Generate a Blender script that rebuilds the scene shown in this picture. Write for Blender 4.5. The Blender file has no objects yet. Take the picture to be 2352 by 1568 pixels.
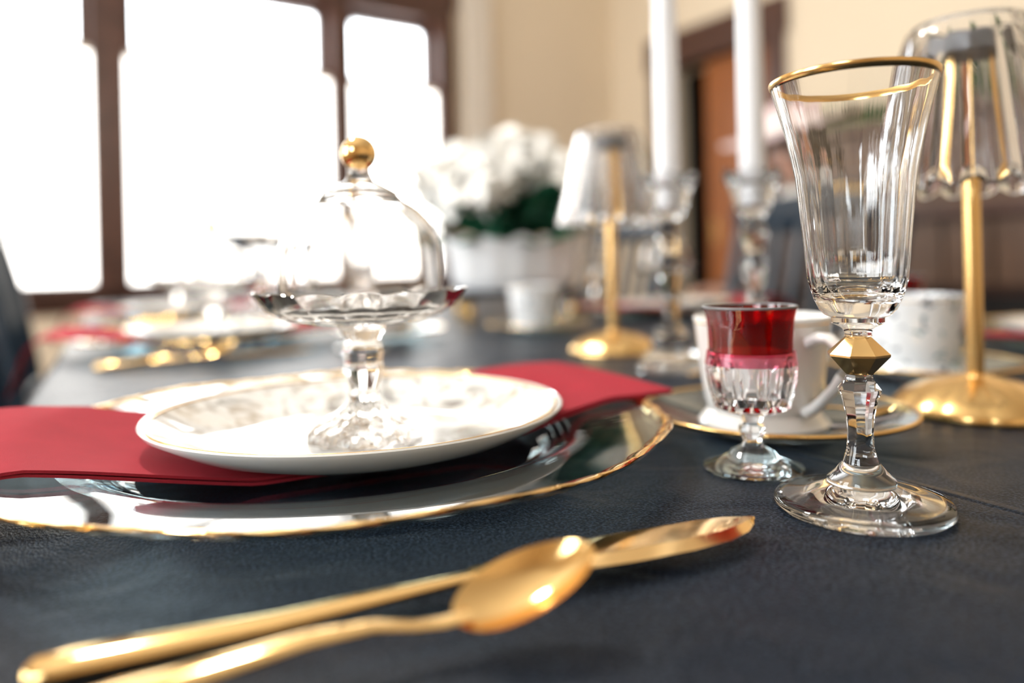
import bpy, math, random
from mathutils import Matrix, Vector

PI = math.pi
T = 0.76                      # table top height
scene = bpy.context.scene
C = scene.collection

# ------------------------------------------------------------------ camera, world, light, exposure
cam_d = bpy.data.cameras.new('camera')
cam = bpy.data.objects.new('camera', cam_d)
C.objects.link(cam)
cam_d.sensor_width = 36.0
cam_d.lens = 36.0 * 1710 / 2352
cam_d.shift_y = -180.0 / 2352
cam_d.clip_start = 0.01
cam_d.dof.use_dof = True
cam_d.dof.focus_distance = 0.285
cam_d.dof.aperture_fstop = 3.0
ROLL = 0.0236
cam.matrix_world = Matrix(((math.cos(ROLL), math.sin(ROLL), 0, 0),
                           (0, 0, -1, 0),
                           (-math.sin(ROLL), math.cos(ROLL), 0, T + 0.096),
                           (0, 0, 0, 1)))
scene.camera = cam

world = bpy.data.worlds.new('sky')
scene.world = world
world.use_nodes = True
bg = world.node_tree.nodes['Background']
SKY = 9.0
bg.inputs[0].default_value = (0.93, 0.97, 1.0, 1)
bg.inputs[1].default_value = SKY
SHADE = 3.1
PENDANT = 165.0  # strength of the unseen pendant added for the shadows

vs = scene.view_settings
vs.view_transform = 'Standard'
vs.look = 'None'
vs.gamma = 1
vs.use_curve_mapping = False
vs.exposure = 0.80
scene.cycles.transparent_max_bounces = 48
scene.cycles.max_bounces = 14
scene.cycles.transmission_bounces = 14
scene.cycles.glossy_bounces = 6
scene.cycles.sample_clamp_indirect = 8

# room frame: rotated 34 degrees about the camera's plumb line; table frame: 28 degrees
ROOM = Matrix.Rotation(math.radians(34), 4, 'Z')
TAB = Matrix.Rotation(math.radians(28), 4, 'Z')
def tab(n, u, z=0.0):
    v = TAB @ Vector((n, u, 0)); return (v.x, v.y, z)

# ------------------------------------------------------------------ mesh helpers
class MB:
    def __init__(s): s.v = []; s.f = []
    def add(s, v, f):
        o = len(s.v); s.v += [tuple(p) for p in v]; s.f += [tuple(i + o for i in q) for q in f]; return s
    def box(s, x0, x1, y0, y1, z0, z1):
        v = [(x, y, z) for x in (x0, x1) for y in (y0, y1) for z in (z0, z1)]
        return s.add(v, [(0, 1, 3, 2), (4, 6, 7, 5), (0, 4, 5, 1), (2, 3, 7, 6), (0, 2, 6, 4), (1, 5, 7, 3)])
    def lathe(s, prof, seg=48, fn=None, closed=False):
        rings = []; v = []; f = []
        for i, (r, z) in enumerate(prof):
            if r < 1e-7:
                rings.append([len(v)]); v.append((0, 0, z))
            else:
                ring = []
                for k in range(seg):
                    t = 2 * PI * k / seg
                    rr, zz = fn(t, r, z, i) if fn else (r, z)
                    ring.append(len(v)); v.append((rr * math.cos(t), rr * math.sin(t), zz))
                rings.append(ring)
        pairs = list(zip(rings, rings[1:]))
        if closed: pairs.append((rings[-1], rings[0]))
        for a, b in pairs:
            if len(a) == 1 and len(b) == 1: continue
            for k in range(seg):
                k2 = (k + 1) % seg
                if len(a) == 1: f.append((a[0], b[k2], b[k]))
                elif len(b) == 1: f.append((a[k], a[k2], b[0]))
                else: f.append((a[k], a[k2], b[k2], b[k]))
        return s.add(v, f)
    def tube(s, pts, rad, seg=10, flat=1.0, up=(0, 0, 1)):
        pts = [Vector(p) for p in pts]; n = len(pts)
        if not hasattr(rad, '__len__'): rad = [rad] * n
        v = []; f = []
        for i, p in enumerate(pts):
            d = (pts[min(i + 1, n - 1)] - pts[max(i - 1, 0)]).normalized()
            upv = Vector(up)
            if abs(d.dot(upv)) > 0.95: upv = Vector((1, 0, 0))
            a = d.cross(upv).normalized(); b = a.cross(d).normalized()
            for k in range(seg):
                t = 2 * PI * k / seg
                q = p + a * (rad[i] * math.cos(t)) + b * (rad[i] * flat * math.sin(t))
                v.append(q)
        for i in range(n - 1):
            for k in range(seg):
                k2 = (k + 1) % seg
                f.append((i * seg + k, i * seg + k2, (i + 1) * seg + k2, (i + 1) * seg + k))
        f.append(tuple(range(seg - 1, -1, -1))); f.append(tuple((n - 1) * seg + k for k in range(seg)))
        return s.add(v, f)
    def grid(s, nx, ny, fn, wrap=False):
        v = [fn(i / (nx - 1), j / (ny - 1)) for j in range(ny) for i in range(nx)]
        f = [(j * nx + i, j * nx + i + 1, (j + 1) * nx + i + 1, (j + 1) * nx + i) for j in range(ny - 1) for i in range(nx - 1)]
        return s.add(v, f)
    def slab(s, nx, ny, fn, th):          # a grid with thickness th below it
        top = [Vector(fn(i / (nx - 1), j / (ny - 1))) for j in range(ny) for i in range(nx)]
        bot = [p - Vector((0, 0, th)) for p in top]
        N = nx * ny
        g = [(j * nx + i, j * nx + i + 1, (j + 1) * nx + i + 1, (j + 1) * nx + i) for j in range(ny - 1) for i in range(nx - 1)]
        f = g + [tuple(N + k for k in reversed(q)) for q in g]
        bd = [i for i in range(nx)] + [j * nx + nx - 1 for j in range(1, ny)] + [(ny - 1) * nx + i for i in range(nx - 2, -1, -1)] + [j * nx for j in range(ny - 2, 0, -1)]
        for a, b in zip(bd, bd[1:] + bd[:1]): f.append((b, a, N + a, N + b))
        return s.add(top + bot, f)
    def ball(s, c, r, seg=16, rings=10, sx=1, sy=1, sz=1):
        m = MB().lathe([(r * math.sin(PI * i / rings) if 0 < i < rings else 0, -r * math.cos(PI * i / rings)) for i in range(rings + 1)], seg)
        return s.add([(c[0] + x * sx, c[1] + y * sy, c[2] + z * sz) for x, y, z in m.v], m.f)
    def xf(s, M):
        s.v = [tuple(M @ Vector(p)) for p in s.v]; return s
    def mesh(s, name, mat, smooth=40):
        # turn faces outwards (signed volume about the centroid)
        n_ = len(s.v); cx = sum(p[0] for p in s.v) / n_; cy = sum(p[1] for p in s.v) / n_; cz = sum(p[2] for p in s.v) / n_
        vol = 0.0
        for q in s.f:
            ax, ay, az = s.v[q[0]][0] - cx, s.v[q[0]][1] - cy, s.v[q[0]][2] - cz
            for k in range(1, len(q) - 1):
                bx, by, bz = s.v[q[k]][0] - cx, s.v[q[k]][1] - cy, s.v[q[k]][2] - cz
                dx, dy, dz = s.v[q[k + 1]][0] - cx, s.v[q[k + 1]][1] - cy, s.v[q[k + 1]][2] - cz
                vol += ax * (by * dz - bz * dy) + ay * (bz * dx - bx * dz) + az * (bx * dy - by * dx)
        fs = s.f if vol >= 0 else [tuple(reversed(q)) for q in s.f]
        me = bpy.data.meshes.new(name)
        me.from_pydata(s.v, [], fs)
        me.update()
        if mat: me.materials.append(MAT[mat])
        if smooth:
            me.polygons.foreach_set('use_smooth', [True] * len(me.polygons))
            me.set_sharp_from_angle(angle=math.radians(smooth))
        else:
            me.polygons.foreach_set('use_smooth', [False] * len(me.polygons))
        return me

def link(name, data, parent=None, loc=None, rotz=None, M=None):
    o = bpy.data.objects.new(name, data); C.objects.link(o)
    if parent: o.parent = parent
    if M is not None: o.matrix_local = M
    if loc: o.location = loc
    if rotz is not None: o.rotation_euler = (0, 0, rotz)
    return o
def tag(o, label, cat, group=None):
    o['label'] = label; o['category'] = cat
    if group: o['group'] = group
    return o
def struct(o):
    o['kind'] = 'structure'; return o
def inst(name, parts, loc, rotz, label, cat, group=None, M=None):
    """parts: list of (part name, mesh, parent index or None, part label or None)"""
    root = link(name, None, None, loc, rotz)
    if M is not None: root.matrix_world = M
    root.empty_display_size = 0.02
    made = []
    for p in parts:
        o = link(p[0], p[1], made[p[2]] if p[2] is not None else root)
        if len(p) > 3 and p[3]: o['label'] = p[3]
        made.append(o)
    return tag(root, label, cat, group)

# ------------------------------------------------------------------ materials
MAT = {}
def mat(name):
    m = bpy.data.materials.new(name); m.use_nodes = True; MAT[name] = m
    nt = m.node_tree; b = nt.nodes['Principled BSDF']
    return m, nt, b
def N(nt, t, **kw):
    n = nt.nodes.new(t)
    for k, v in kw.items():
        if k.startswith('i_'): n.inputs[k[2:].replace('_', ' ')].default_value = v
        else: setattr(n, k, v)
    return n
def simple(name, col, rough=0.5, metal=0.0, noise=0.0, scale=40, bump=0.0, bscale=200, spec=0.5, coat=0.0, sheen=0.0):
    m, nt, b = mat(name)
    b.inputs['Roughness'].default_value = rough; b.inputs['Metallic'].default_value = metal
    b.inputs['Specular IOR Level'].default_value = spec
    b.inputs['Coat Weight'].default_value = coat
    b.inputs['Sheen Weight'].default_value = sheen
    tc = N(nt, 'ShaderNodeTexCoord')
    n = N(nt, 'ShaderNodeTexNoise', i_Scale=scale, i_Detail=4.0)
    nt.links.new(tc.outputs['Object'], n.inputs['Vector'])
    mr = N(nt, 'ShaderNodeMixRGB')
    mr.inputs[1].default_value = (*[c * (1 - noise) for c in col], 1); mr.inputs[2].default_value = (*[min(1, c * (1 + noise)) for c in col], 1)
    nt.links.new(n.outputs['Fac'], mr.inputs[0]); nt.links.new(mr.outputs[0], b.inputs['Base Color'])
    if bump:
        n2 = N(nt, 'ShaderNodeTexNoise', i_Scale=bscale, i_Detail=3.0)
        nt.links.new(tc.outputs['Object'], n2.inputs['Vector'])
        bp = N(nt, 'ShaderNodeBump', i_Strength=bump, i_Distance=0.001)
        nt.links.new(n2.outputs['Fac'], bp.inputs['Height']); nt.links.new(bp.outputs[0], b.inputs['Normal'])
    return m
def wood(name, col, rough=0.4, scale=(3, 30, 3)):
    m, nt, b = mat(name)
    tc = N(nt, 'ShaderNodeTexCoord'); mp = N(nt, 'ShaderNodeMapping'); mp.inputs['Scale'].default_value = scale
    n = N(nt, 'ShaderNodeTexNoise', i_Scale=4.0, i_Detail=6.0)
    r = N(nt, 'ShaderNodeValToRGB')
    r.color_ramp.elements[0].position = .3; r.color_ramp.elements[0].color = (*[c * .6 for c in col], 1)
    r.color_ramp.elements[1].position = .7; r.color_ramp.elements[1].color = (*[c * 1.3 for c in col], 1)
    nt.links.new(tc.outputs['Object'], mp.inputs[0]); nt.links.new(mp.outputs[0], n.inputs['Vector'])
    nt.links.new(n.outputs['Fac'], r.inputs[0]); nt.links.new(r.outputs[0], b.inputs['Base Color'])
    b.inputs['Roughness'].default_value = rough
def thin(name, col=(1, 1, 1), ior=1.5, rough=0.0, refl=(1, 1, 1)):
    """thin clear glass: lets light straight through, mirrors by Fresnel"""
    m, nt, b = mat(name); nt.nodes.remove(b)
    tr = N(nt, 'ShaderNodeBsdfTransparent'); tr.inputs[0].default_value = (*col, 1)
    gl = N(nt, 'ShaderNodeBsdfGlossy'); gl.inputs['Color'].default_value = (*refl, 1); gl.inputs['Roughness'].default_value = rough
    fr = N(nt, 'ShaderNodeFresnel'); fr.inputs[0].default_value = ior
    geo = N(nt, 'ShaderNodeNewGeometry')
    mi = N(nt, 'ShaderNodeMix'); mi.data_type = 'FLOAT'
    # Fresnel node flips the index on back faces; feed it the inverse there so both faces mirror alike
    mi.inputs['A'].default_value = ior; mi.inputs['B'].default_value = 1 / ior
    nt.links.new(geo.outputs['Backfacing'], mi.inputs['Factor']); nt.links.new(mi.outputs['Result'], fr.inputs[0])
    mx = N(nt, 'ShaderNodeMixShader')
    nt.links.new(fr.outputs[0], mx.inputs[0]); nt.links.new(tr.outputs[0], mx.inputs[1]); nt.links.new(gl.outputs[0], mx.inputs[2])
    nt.links.new(mx.outputs[0], nt.nodes['Material Output'].inputs[0])
def crystal(name, col=(1, 1, 1), ior=1.5):
    m, nt, b = mat(name); nt.nodes.remove(b)
    g = N(nt, 'ShaderNodeBsdfGlass'); g.inputs['Color'].default_value = (*col, 1); g.inputs['IOR'].default_value = ior; g.inputs['Roughness'].default_value = 0.0
    nt.links.new(g.outputs[0], nt.nodes['Material Output'].inputs[0])
def emit(name, col, st):
    m, nt, b = mat(name)
    b.inputs['Base Color'].default_value = (*col, 1)
    b.inputs['Emission Color'].default_value = (*col, 1); b.inputs['Emission Strength'].default_value = st

simple('gold', (0.92, 0.61, 0.26), 0.12, 1.0, noise=0.04)
simple('gold_satin', (0.88, 0.58, 0.24), 0.24, 1.0, noise=0.04)
simple('gold_line', (0.80, 0.52, 0.21), 0.2, 1.0)
simple('porcelain', (0.86, 0.86, 0.85), 0.10, coat=0.3, noise=0.01)
simple('ceramic', (0.84, 0.85, 0.87), 0.16, noise=0.02)
simple('napkin', (0.36, 0.022, 0.038), 0.85, noise=0.12, scale=60, bump=0.35, bscale=2600, spec=0.2)
simple('wax', (0.88, 0.88, 0.90), 0.35, noise=0.01)
simple('navy', (0.014, 0.026, 0.042), 0.30, noise=0.2, spec=0.4)
simple('grey_metal', (0.20, 0.20, 0.21), 0.45, 0.3)
simple('wall_cream', (0.84, 0.71, 0.54), 0.85, noise=0.03, scale=3, bump=0.1, bscale=80)
simple('ceiling_white', (0.85, 0.83, 0.78), 0.9, noise=0.02, scale=2)
simple('trim_pale', (0.86, 0.78, 0.68), 0.7, noise=0.03, scale=6)
simple('petal', (0.88, 0.87, 0.84), 0.6, noise=0.05, scale=30)
simple('leaf', (0.012, 0.09, 0.045), 0.45, noise=0.6, scale=25)
simple('garland_leaf', (0.035, 0.12, 0.025), 0.5, noise=0.5, scale=12)
simple('skin', (0.62, 0.36, 0.27), 0.5, noise=0.05)
simple('hair', (0.012, 0.008, 0.006), 0.45, noise=0.3, scale=60)
simple('blouse', (0.80, 0.78, 0.74), 0.8, noise=0.04)
simple('dress', (0.075, 0.055, 0.05), 0.8, noise=0.1)
simple('skirt', (0.06, 0.05, 0.06), 0.8, noise=0.1)
simple('hat', (0.78, 0.62, 0.62), 0.75, noise=0.05)
simple('shade_fabric', (0.8, 0.8, 0.78), 0.8)
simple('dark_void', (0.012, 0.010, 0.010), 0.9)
simple('brick', (0.16, 0.07, 0.045), 0.8, noise=0.3, scale=20)
wood('wood_dark', (0.082, 0.034, 0.023), 0.35)
wood('wood_door', (0.33, 0.105, 0.025), 0.35, (30, 30, 2))
wood('wood_mantel', (0.125, 0.066, 0.038), 0.4, (20, 20, 2))
wood('wood_floor', (0.17, 0.08, 0.035), 0.3, (2, 25, 2))
wood('wood_table', (0.10, 0.05, 0.03), 0.4)
thin('thin_glass', (0.985, 0.985, 0.985))
thin('charger_glass', (0.80, 0.90, 0.94), 1.45)
crystal('dome_glass', (0.995, 0.99, 0.985), 1.55)
crystal('shade_glass', (0.97, 0.97, 0.975), 1.45)
thin('ruby_glass', (0.62, 0.012, 0.025), 1.6)
thin('rose_glass', (0.93, 0.50, 0.60), 1.3)
thin('pane_glass', (0.97, 0.98, 0.98), 1.45)
crystal('crystal', (0.985, 0.985, 0.985), 1.5)
crystal('crystal_stand', (0.99, 0.985, 0.98), 1.46)
emit('shade_lit', (1.0, 0.975, 0.93), SHADE)
emit('globe_lit', (1.0, 0.93, 0.83), PENDANT)

def cloth_material():
    m, nt, b = mat('cloth')
    L = nt.links.new
    tc = N(nt, 'ShaderNodeTexCoord')
    n1 = N(nt, 'ShaderNodeTexNoise', i_Scale=900.0, i_Detail=1.0); L(tc.outputs['Object'], n1.inputs['Vector'])
    n2 = N(nt, 'ShaderNodeTexNoise', i_Scale=9.0, i_Detail=3.0); L(tc.outputs['Object'], n2.inputs['Vector'])
    r = N(nt, 'ShaderNodeValToRGB')
    r.color_ramp.elements[0].position = .46; r.color_ramp.elements[0].color = (.0015, .0035, .0075, 1)
    r.color_ramp.elements[1].position = .68; r.color_ramp.elements[1].color = (.034, .046, .070, 1)
    L(n1.outputs['Fac'], r.inputs[0]); L(r.outputs[0], b.inputs['Base Color'])
    b.inputs['Roughness'].default_value = 0.37
    b.inputs['Specular IOR Level'].default_value = 0.09
    b.inputs['Sheen Weight'].default_value = 0.04; b.inputs['Sheen Roughness'].default_value = 0.4
    b.inputs['Sheen Tint'].default_value = (.75, .8, .9, 1)
    # weave relief
    mp = N(nt, 'ShaderNodeMapping'); mp.inputs['Scale'].default_value = (1100, 500, 1); mp.inputs['Rotation'].default_value = (0, 0, .1)
    n3 = N(nt, 'ShaderNodeTexNoise', i_Scale=1.0, i_Detail=2.0); L(tc.outputs['Object'], mp.inputs[0]); L(mp.outputs[0], n3.inputs['Vector'])
    b1 = N(nt, 'ShaderNodeBump', i_Strength=0.65, i_Distance=0.0005); L(n3.outputs['Fac'], b1.inputs['Height'])
    # soft creases left from folding
    n4 = N(nt, 'ShaderNodeTexNoise', i_Scale=22.0, i_Detail=2.0, i_Distortion=.6); L(tc.outputs['Object'], n4.inputs['Vector'])
    b2 = N(nt, 'ShaderNodeBump', i_Strength=0.5, i_Distance=0.006); L(n4.outputs['Fac'], b2.inputs['Height']); L(b1.outputs[0], b2.inputs['Normal'])
    # one pressed fold line across the cloth
    sx = N(nt, 'ShaderNodeSeparateXYZ'); L(tc.outputs['Object'], sx.inputs[0])
    ma = N(nt, 'ShaderNodeMath', operation='ADD'); ma.inputs[1].default_value = -0.2925; L(sx.outputs['X'], ma.inputs[0])
    ab = N(nt, 'ShaderNodeMath', operation='ABSOLUTE'); L(ma.outputs[0], ab.inputs[0])
    mr = N(nt, 'ShaderNodeMapRange'); mr.inputs['From Min'].default_value = 0; mr.inputs['From Max'].default_value = .004
    mr.inputs['To Min'].default_value = 1; mr.inputs['To Max'].default_value = 0; mr.interpolation_type = 'SMOOTHSTEP'
    L(ab.outputs[0], mr.inputs['Value'])
    b3 = N(nt, 'ShaderNodeBump', i_Strength=0.6, i_Distance=0.0015); L(mr.outputs[0], b3.inputs['Height']); L(b2.outputs[0], b3.inputs['Normal'])
    L(b3.outputs[0], b.inputs['Normal'])
cloth_material()

def printed(name, base, inks, lo, hi, scale, band=None):
    """glazed white porcelain with a soft printed pattern"""
    m, nt, b = mat(name); L = nt.links.new
    tc = N(nt, 'ShaderNodeTexCoord')
    n = N(nt, 'ShaderNodeTexNoise', i_Scale=scale, i_Detail=5.0, i_Distortion=1.2); L(tc.outputs['Object'], n.inputs['Vector'])
    r = N(nt, 'ShaderNodeMapRange'); r.inputs['From Min'].default_value = lo; r.inputs['From Max'].default_value = hi
    L(n.outputs['Fac'], r.inputs['Value'])
    fac = r.outputs[0]
    if band:
        s = N(nt, 'ShaderNodeVectorMath', operation='LENGTH')
        s2 = N(nt, 'ShaderNodeVectorMath', operation='MULTIPLY'); s2.inputs[1].default_value = (1, 1, 0)
        L(tc.outputs['Object'], s2.inputs[0]); L(s2.outputs[0], s.inputs[0])
        q = N(nt, 'ShaderNodeMapRange'); q.inputs['From Min'].default_value = band[0]; q.inputs['From Max'].default_value = band[1]
        L(s.outputs['Value'], q.inputs['Value'])
        mu = N(nt, 'ShaderNodeMath', operation='MULTIPLY'); L(fac, mu.inputs[0]); L(q.outputs[0], mu.inputs[1]); fac = mu.outputs[0]
    n2 = N(nt, 'ShaderNodeTexNoise', i_Scale=scale * .5); L(tc.outputs['Object'], n2.inputs['Vector'])
    ik = N(nt, 'ShaderNodeMixRGB'); ik.inputs[1].default_value = (*inks[0], 1); ik.inputs[2].default_value = (*inks[1], 1)
    st = N(nt, 'ShaderNodeMapRange'); st.inputs['From Min'].default_value = .45; st.inputs['From Max'].default_value = .55
    L(n2.outputs['Fac'], st.inputs['Value']); L(st.outputs[0], ik.inputs[0])
    mx = N(nt, 'ShaderNodeMixRGB'); mx.inputs[1].default_value = (*base, 1)
    L(fac, mx.inputs[0]); L(ik.outputs[0], mx.inputs[2]); L(mx.outputs[0], b.inputs['Base Color'])
    b.inputs['Roughness'].default_value = 0.10; b.inputs['Coat Weight'].default_value = 0.3
printed('plate_print', (0.86, 0.86, 0.85), ((.22, .21, .20), (.45, .38, .30)), .50, .66, 55, (.035, .05))
printed('cup_print', (0.84, 0.86, 0.88), ((.06, .28, .34), (.16, .18, .24)), .57, .63, 75)

# ------------------------------------------------------------------ the room
WB, RA, LA, BB, CH = 4.0, 3.6, -2.2, -3.0, 3.3     # window wall, door wall, left wall, rear wall, ceiling
def wall_with_holes(name, axis, at, out, lo, hi, holes, mat_name):
    """wall in the room frame: axis 'b' = plane b=at spanning a, axis 'a' = plane a=at spanning b"""
    m = MB(); th = .22 * out
    cuts = sorted(holes)
    def bx(p0, p1, z0, z1):
        if p1 - p0 < 1e-4 or z1 - z0 < 1e-4: return
        q0, q1 = sorted((at, at + th))
        if axis == 'b': m.box(p0, p1, q0, q1, z0, z1)
        else: m.box(q0, q1, p0, p1, z0, z1)
    p = lo
    for h in cuts:
        bx(p, h[0], 0, CH); bx(h[0], h[1], 0, h[2]); bx(h[0], h[1], h[3], CH); p = h[1]
    bx(p, hi, 0, CH)
    o = struct(link(name, m.mesh(name, mat_name, 0)))
    o.matrix_world = ROOM
    return o
wall_with_holes('wall_left', 'b', WB, 1, LA - .22, RA + .22, [(-.40, 2.29, .80, 2.42)], 'wall_cream')
wall_with_holes('wall_right', 'a', RA, 1, BB, WB, [(2.68, 3.50, 0.0, 2.10)], 'wall_cream')
wall_with_holes('wall_near', 'a', LA, -1, BB, WB, [(-1.20, -.10, 1.5, 2.75), (.75, 1.85, .8, 2.75), (2.15, 3.25, .8, 2.75)], 'wall_cream')
wall_with_holes('wall_back', 'b', BB, -1, LA - .22, RA + .22, [], 'wall_cream')
o = struct(link('floor', MB().box(LA - .22, RA + 1.2, BB - .22, WB + .22, -.06, 0).mesh('floor', 'wood_floor', 0))); o.matrix_world = ROOM
o = struct(link('ceiling', MB().box(LA - .22, RA + .22, BB - .22, WB + .22, CH, CH + .06).mesh('ceiling', 'ceiling_white', 0))); o.matrix_world = ROOM
o = struct(link('baseboard_left', MB().box(LA, RA, WB - .02, WB, 0, .18).mesh('baseboard_left', 'wood_dark', 0))); o.matrix_world = ROOM
o = struct(link('baseboard_right', MB().box(RA - .02, RA, BB, 2.60, 0, .18).mesh('baseboard_right', 'wood_dark', 0))); o.matrix_world = ROOM

def portal(M, sx, sy):
    d = bpy.data.lights.new('window_portal', 'AREA'); d.shape = 'RECTANGLE'; d.size = sx; d.size_y = sy
    d.cycles.is_portal = True
    o = bpy.data.objects.new('window_portal', d); C.objects.link(o); o.matrix_world = M
    return o

def window(name, M, w, z0, z1, rail, shade, post_l, post_r, wm='wood_dark', deep=.12):
    """local x along the wall, +y outdoors, wall face at y=0; glazing between x=0..w"""
    root = struct(link(name, None)); root.matrix_world = ROOM @ M
    def part(nm, mb, mt, par=root, sm=0): return link(nm, mb.mesh(nm, mt, sm), par)
    f = MB()
    f.box(-post_l, 0, -.03, deep, z0, z1); f.box(w, w + post_r, -.03, deep, z0, z1)
    f.box(-post_l, w + post_r, -.03, deep, z1, z1 + .09)
    part('casing', f, wm)
    part('window_sill', MB().box(-post_l - .02, w + post_r + .02, -.09, deep, z0 - .045, z0), wm)
    part('apron', MB().box(-post_l, w + post_r, -.025, -.001, z0 - .13, z0 - .045), wm)
    for nm, a, b, y in (('upper_sash', rail, z1, .075), ('lower_sash', z0, rail + .04, .035)):
        s = MB(); e = .05
        s.box(0, e, y, y + .04, a, b); s.box(w - e, w, y, y + .04, a, b); s.box(e, w - e, y, y + .04, a, a + e); s.box(e, w - e, y, y + .04, b - e, b)
        so = part(nm, s, wm)
        part('pane', MB().box(e, w - e, y + .017, y + .021, a + e, b - e), 'pane_glass', so)
    if shade:
        def sf(u_, v_): return (-.005 + (w + .01) * u_, .02 + .003 * math.sin(u_ * 9 + v_ * 3), z0 + .005 + (rail - z0) * v_)
        sh = part('roller_shade', MB().grid(20, 12, sf), 'shade_lit', root, 60)
        sh['label'] = 'white roller shade glowing with daylight'
        part('hem_bar', MB().box(0, w, .008, .016, rail - .015, rail + .012), 'trim_pale', sh)
    # daylight enters through the clear glass
    zz0 = rail if shade else z0
    P = ROOM @ M @ Matrix.Translation((w / 2, .0, (zz0 + z1) / 2)) @ Matrix.Rotation(-PI / 2, 4, 'X')
    portal(P, w, z1 - zz0)
    return root
def WM(a): return Matrix.Translation((a, WB, 0))
window('window_1', WM(-.33), .66, .80, 2.33, 1.91, True, .07, .075)
window('window_2', WM(.48), 1.02, .80, 2.33, 1.91, True, .075, .06)
window('window_3', WM(1.62), .55, .80, 2.33, 1.91, True, .06, .12)
def LM(b): return Matrix.Translation((LA, b, 0)) @ Matrix.Rotation(PI / 2, 4, 'Z')
window('added_window_4', LM(.75 + .05), 1.0, .80, 2.66, 1.8, False, .05, .05)  # unseen window, added to light the foreground from the left
window('added_window_5', LM(2.15 + .05), 1.0, .80, 2.66, 1.8, True, .05, .05)  # unseen added window, its shade drawn to dim the right wall
window('added_window_6', LM(-1.20 + .05), 1.0, 1.50, 2.66, 2.05, False, .05, .05)  # unseen high window, added for shadows falling away to the right
# wood head board above the three windows
o = struct(link('trim_1', MB().box(-.42, 2.31, WB - .035, WB - .001, 2.42, 2.56).mesh('trim_1', 'wood_dark', 0))); o.matrix_world = ROOM

# pale drape beside the windows, gathered by a tie
def drape(u_, v_):
    z = .12 + 2.5 * v_
    pinch = 1 - .45 * math.exp(-((z - 1.30) / .22) ** 2)
    x = 2.33 + .20 * u_ * pinch
    return (x, WB - .06 + .02 * math.sin(u_ * 5 * PI * 2) * pinch, z)
cu = tag(link('curtain_panel', None), 'pale cream curtain hanging beside the right end of the windows', 'curtain'); cu.matrix_world = ROOM
link('drape', MB().grid(60, 40, drape).mesh('drape', 'trim_pale', 80), cu)
link('tie', MB().tube([(2.32, WB - .095, 1.28), (2.39, WB - .10, 1.30), (2.45, WB - .095, 1.33)], .012, 8).mesh('tie', 'trim_pale'), cu)

# door in the right wall: casing, dark hall behind, leaf standing ajar
dr = struct(link('door_1', None)); dr.matrix_world = ROOM
f = MB().box(RA - .03, RA + .10, 2.56, 2.68, 0, 2.10).box(RA - .03, RA + .10, 3.50, 3.60, 0, 2.10).box(RA - .04, RA + .10, 2.54, 3.62, 2.10, 2.31)
link('door_casing', f.mesh('door_casing', 'wood_dark', 0), dr)
# a sliding leaf, half drawn out of its pocket in the wall
lf = MB().box(0, .04, -.80, 0, .01, 2.09)
lf.box(-.008, .048, -.80, -.69, .02, 2.08).box(-.008, .048, -.11, 0, .02, 2.08)
lf.box(-.008, .048, -.69, -.11, .02, .25).box(-.008, .048, -.69, -.11, .95, 1.1).box(-.008, .048, -.69, -.11, 1.95, 2.08)
leaf = link('door_leaf', lf.mesh('door_leaf', 'wood_door', 0), dr)
leaf.matrix_local = Matrix.Translation((RA + .05, 3.18, 0))
link('door_pull', MB().box(-.012, -.008, -.07, -.04, .95, 1.1).mesh('door_pull', 'gold_satin', 0), leaf)
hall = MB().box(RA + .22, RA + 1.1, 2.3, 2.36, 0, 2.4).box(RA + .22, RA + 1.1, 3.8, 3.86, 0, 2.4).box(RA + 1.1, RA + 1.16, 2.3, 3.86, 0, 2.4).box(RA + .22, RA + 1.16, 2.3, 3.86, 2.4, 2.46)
o = struct(link('wall_hall', hall.mesh('wall_hall', 'dark_void', 0))); o.matrix_world = ROOM

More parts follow.
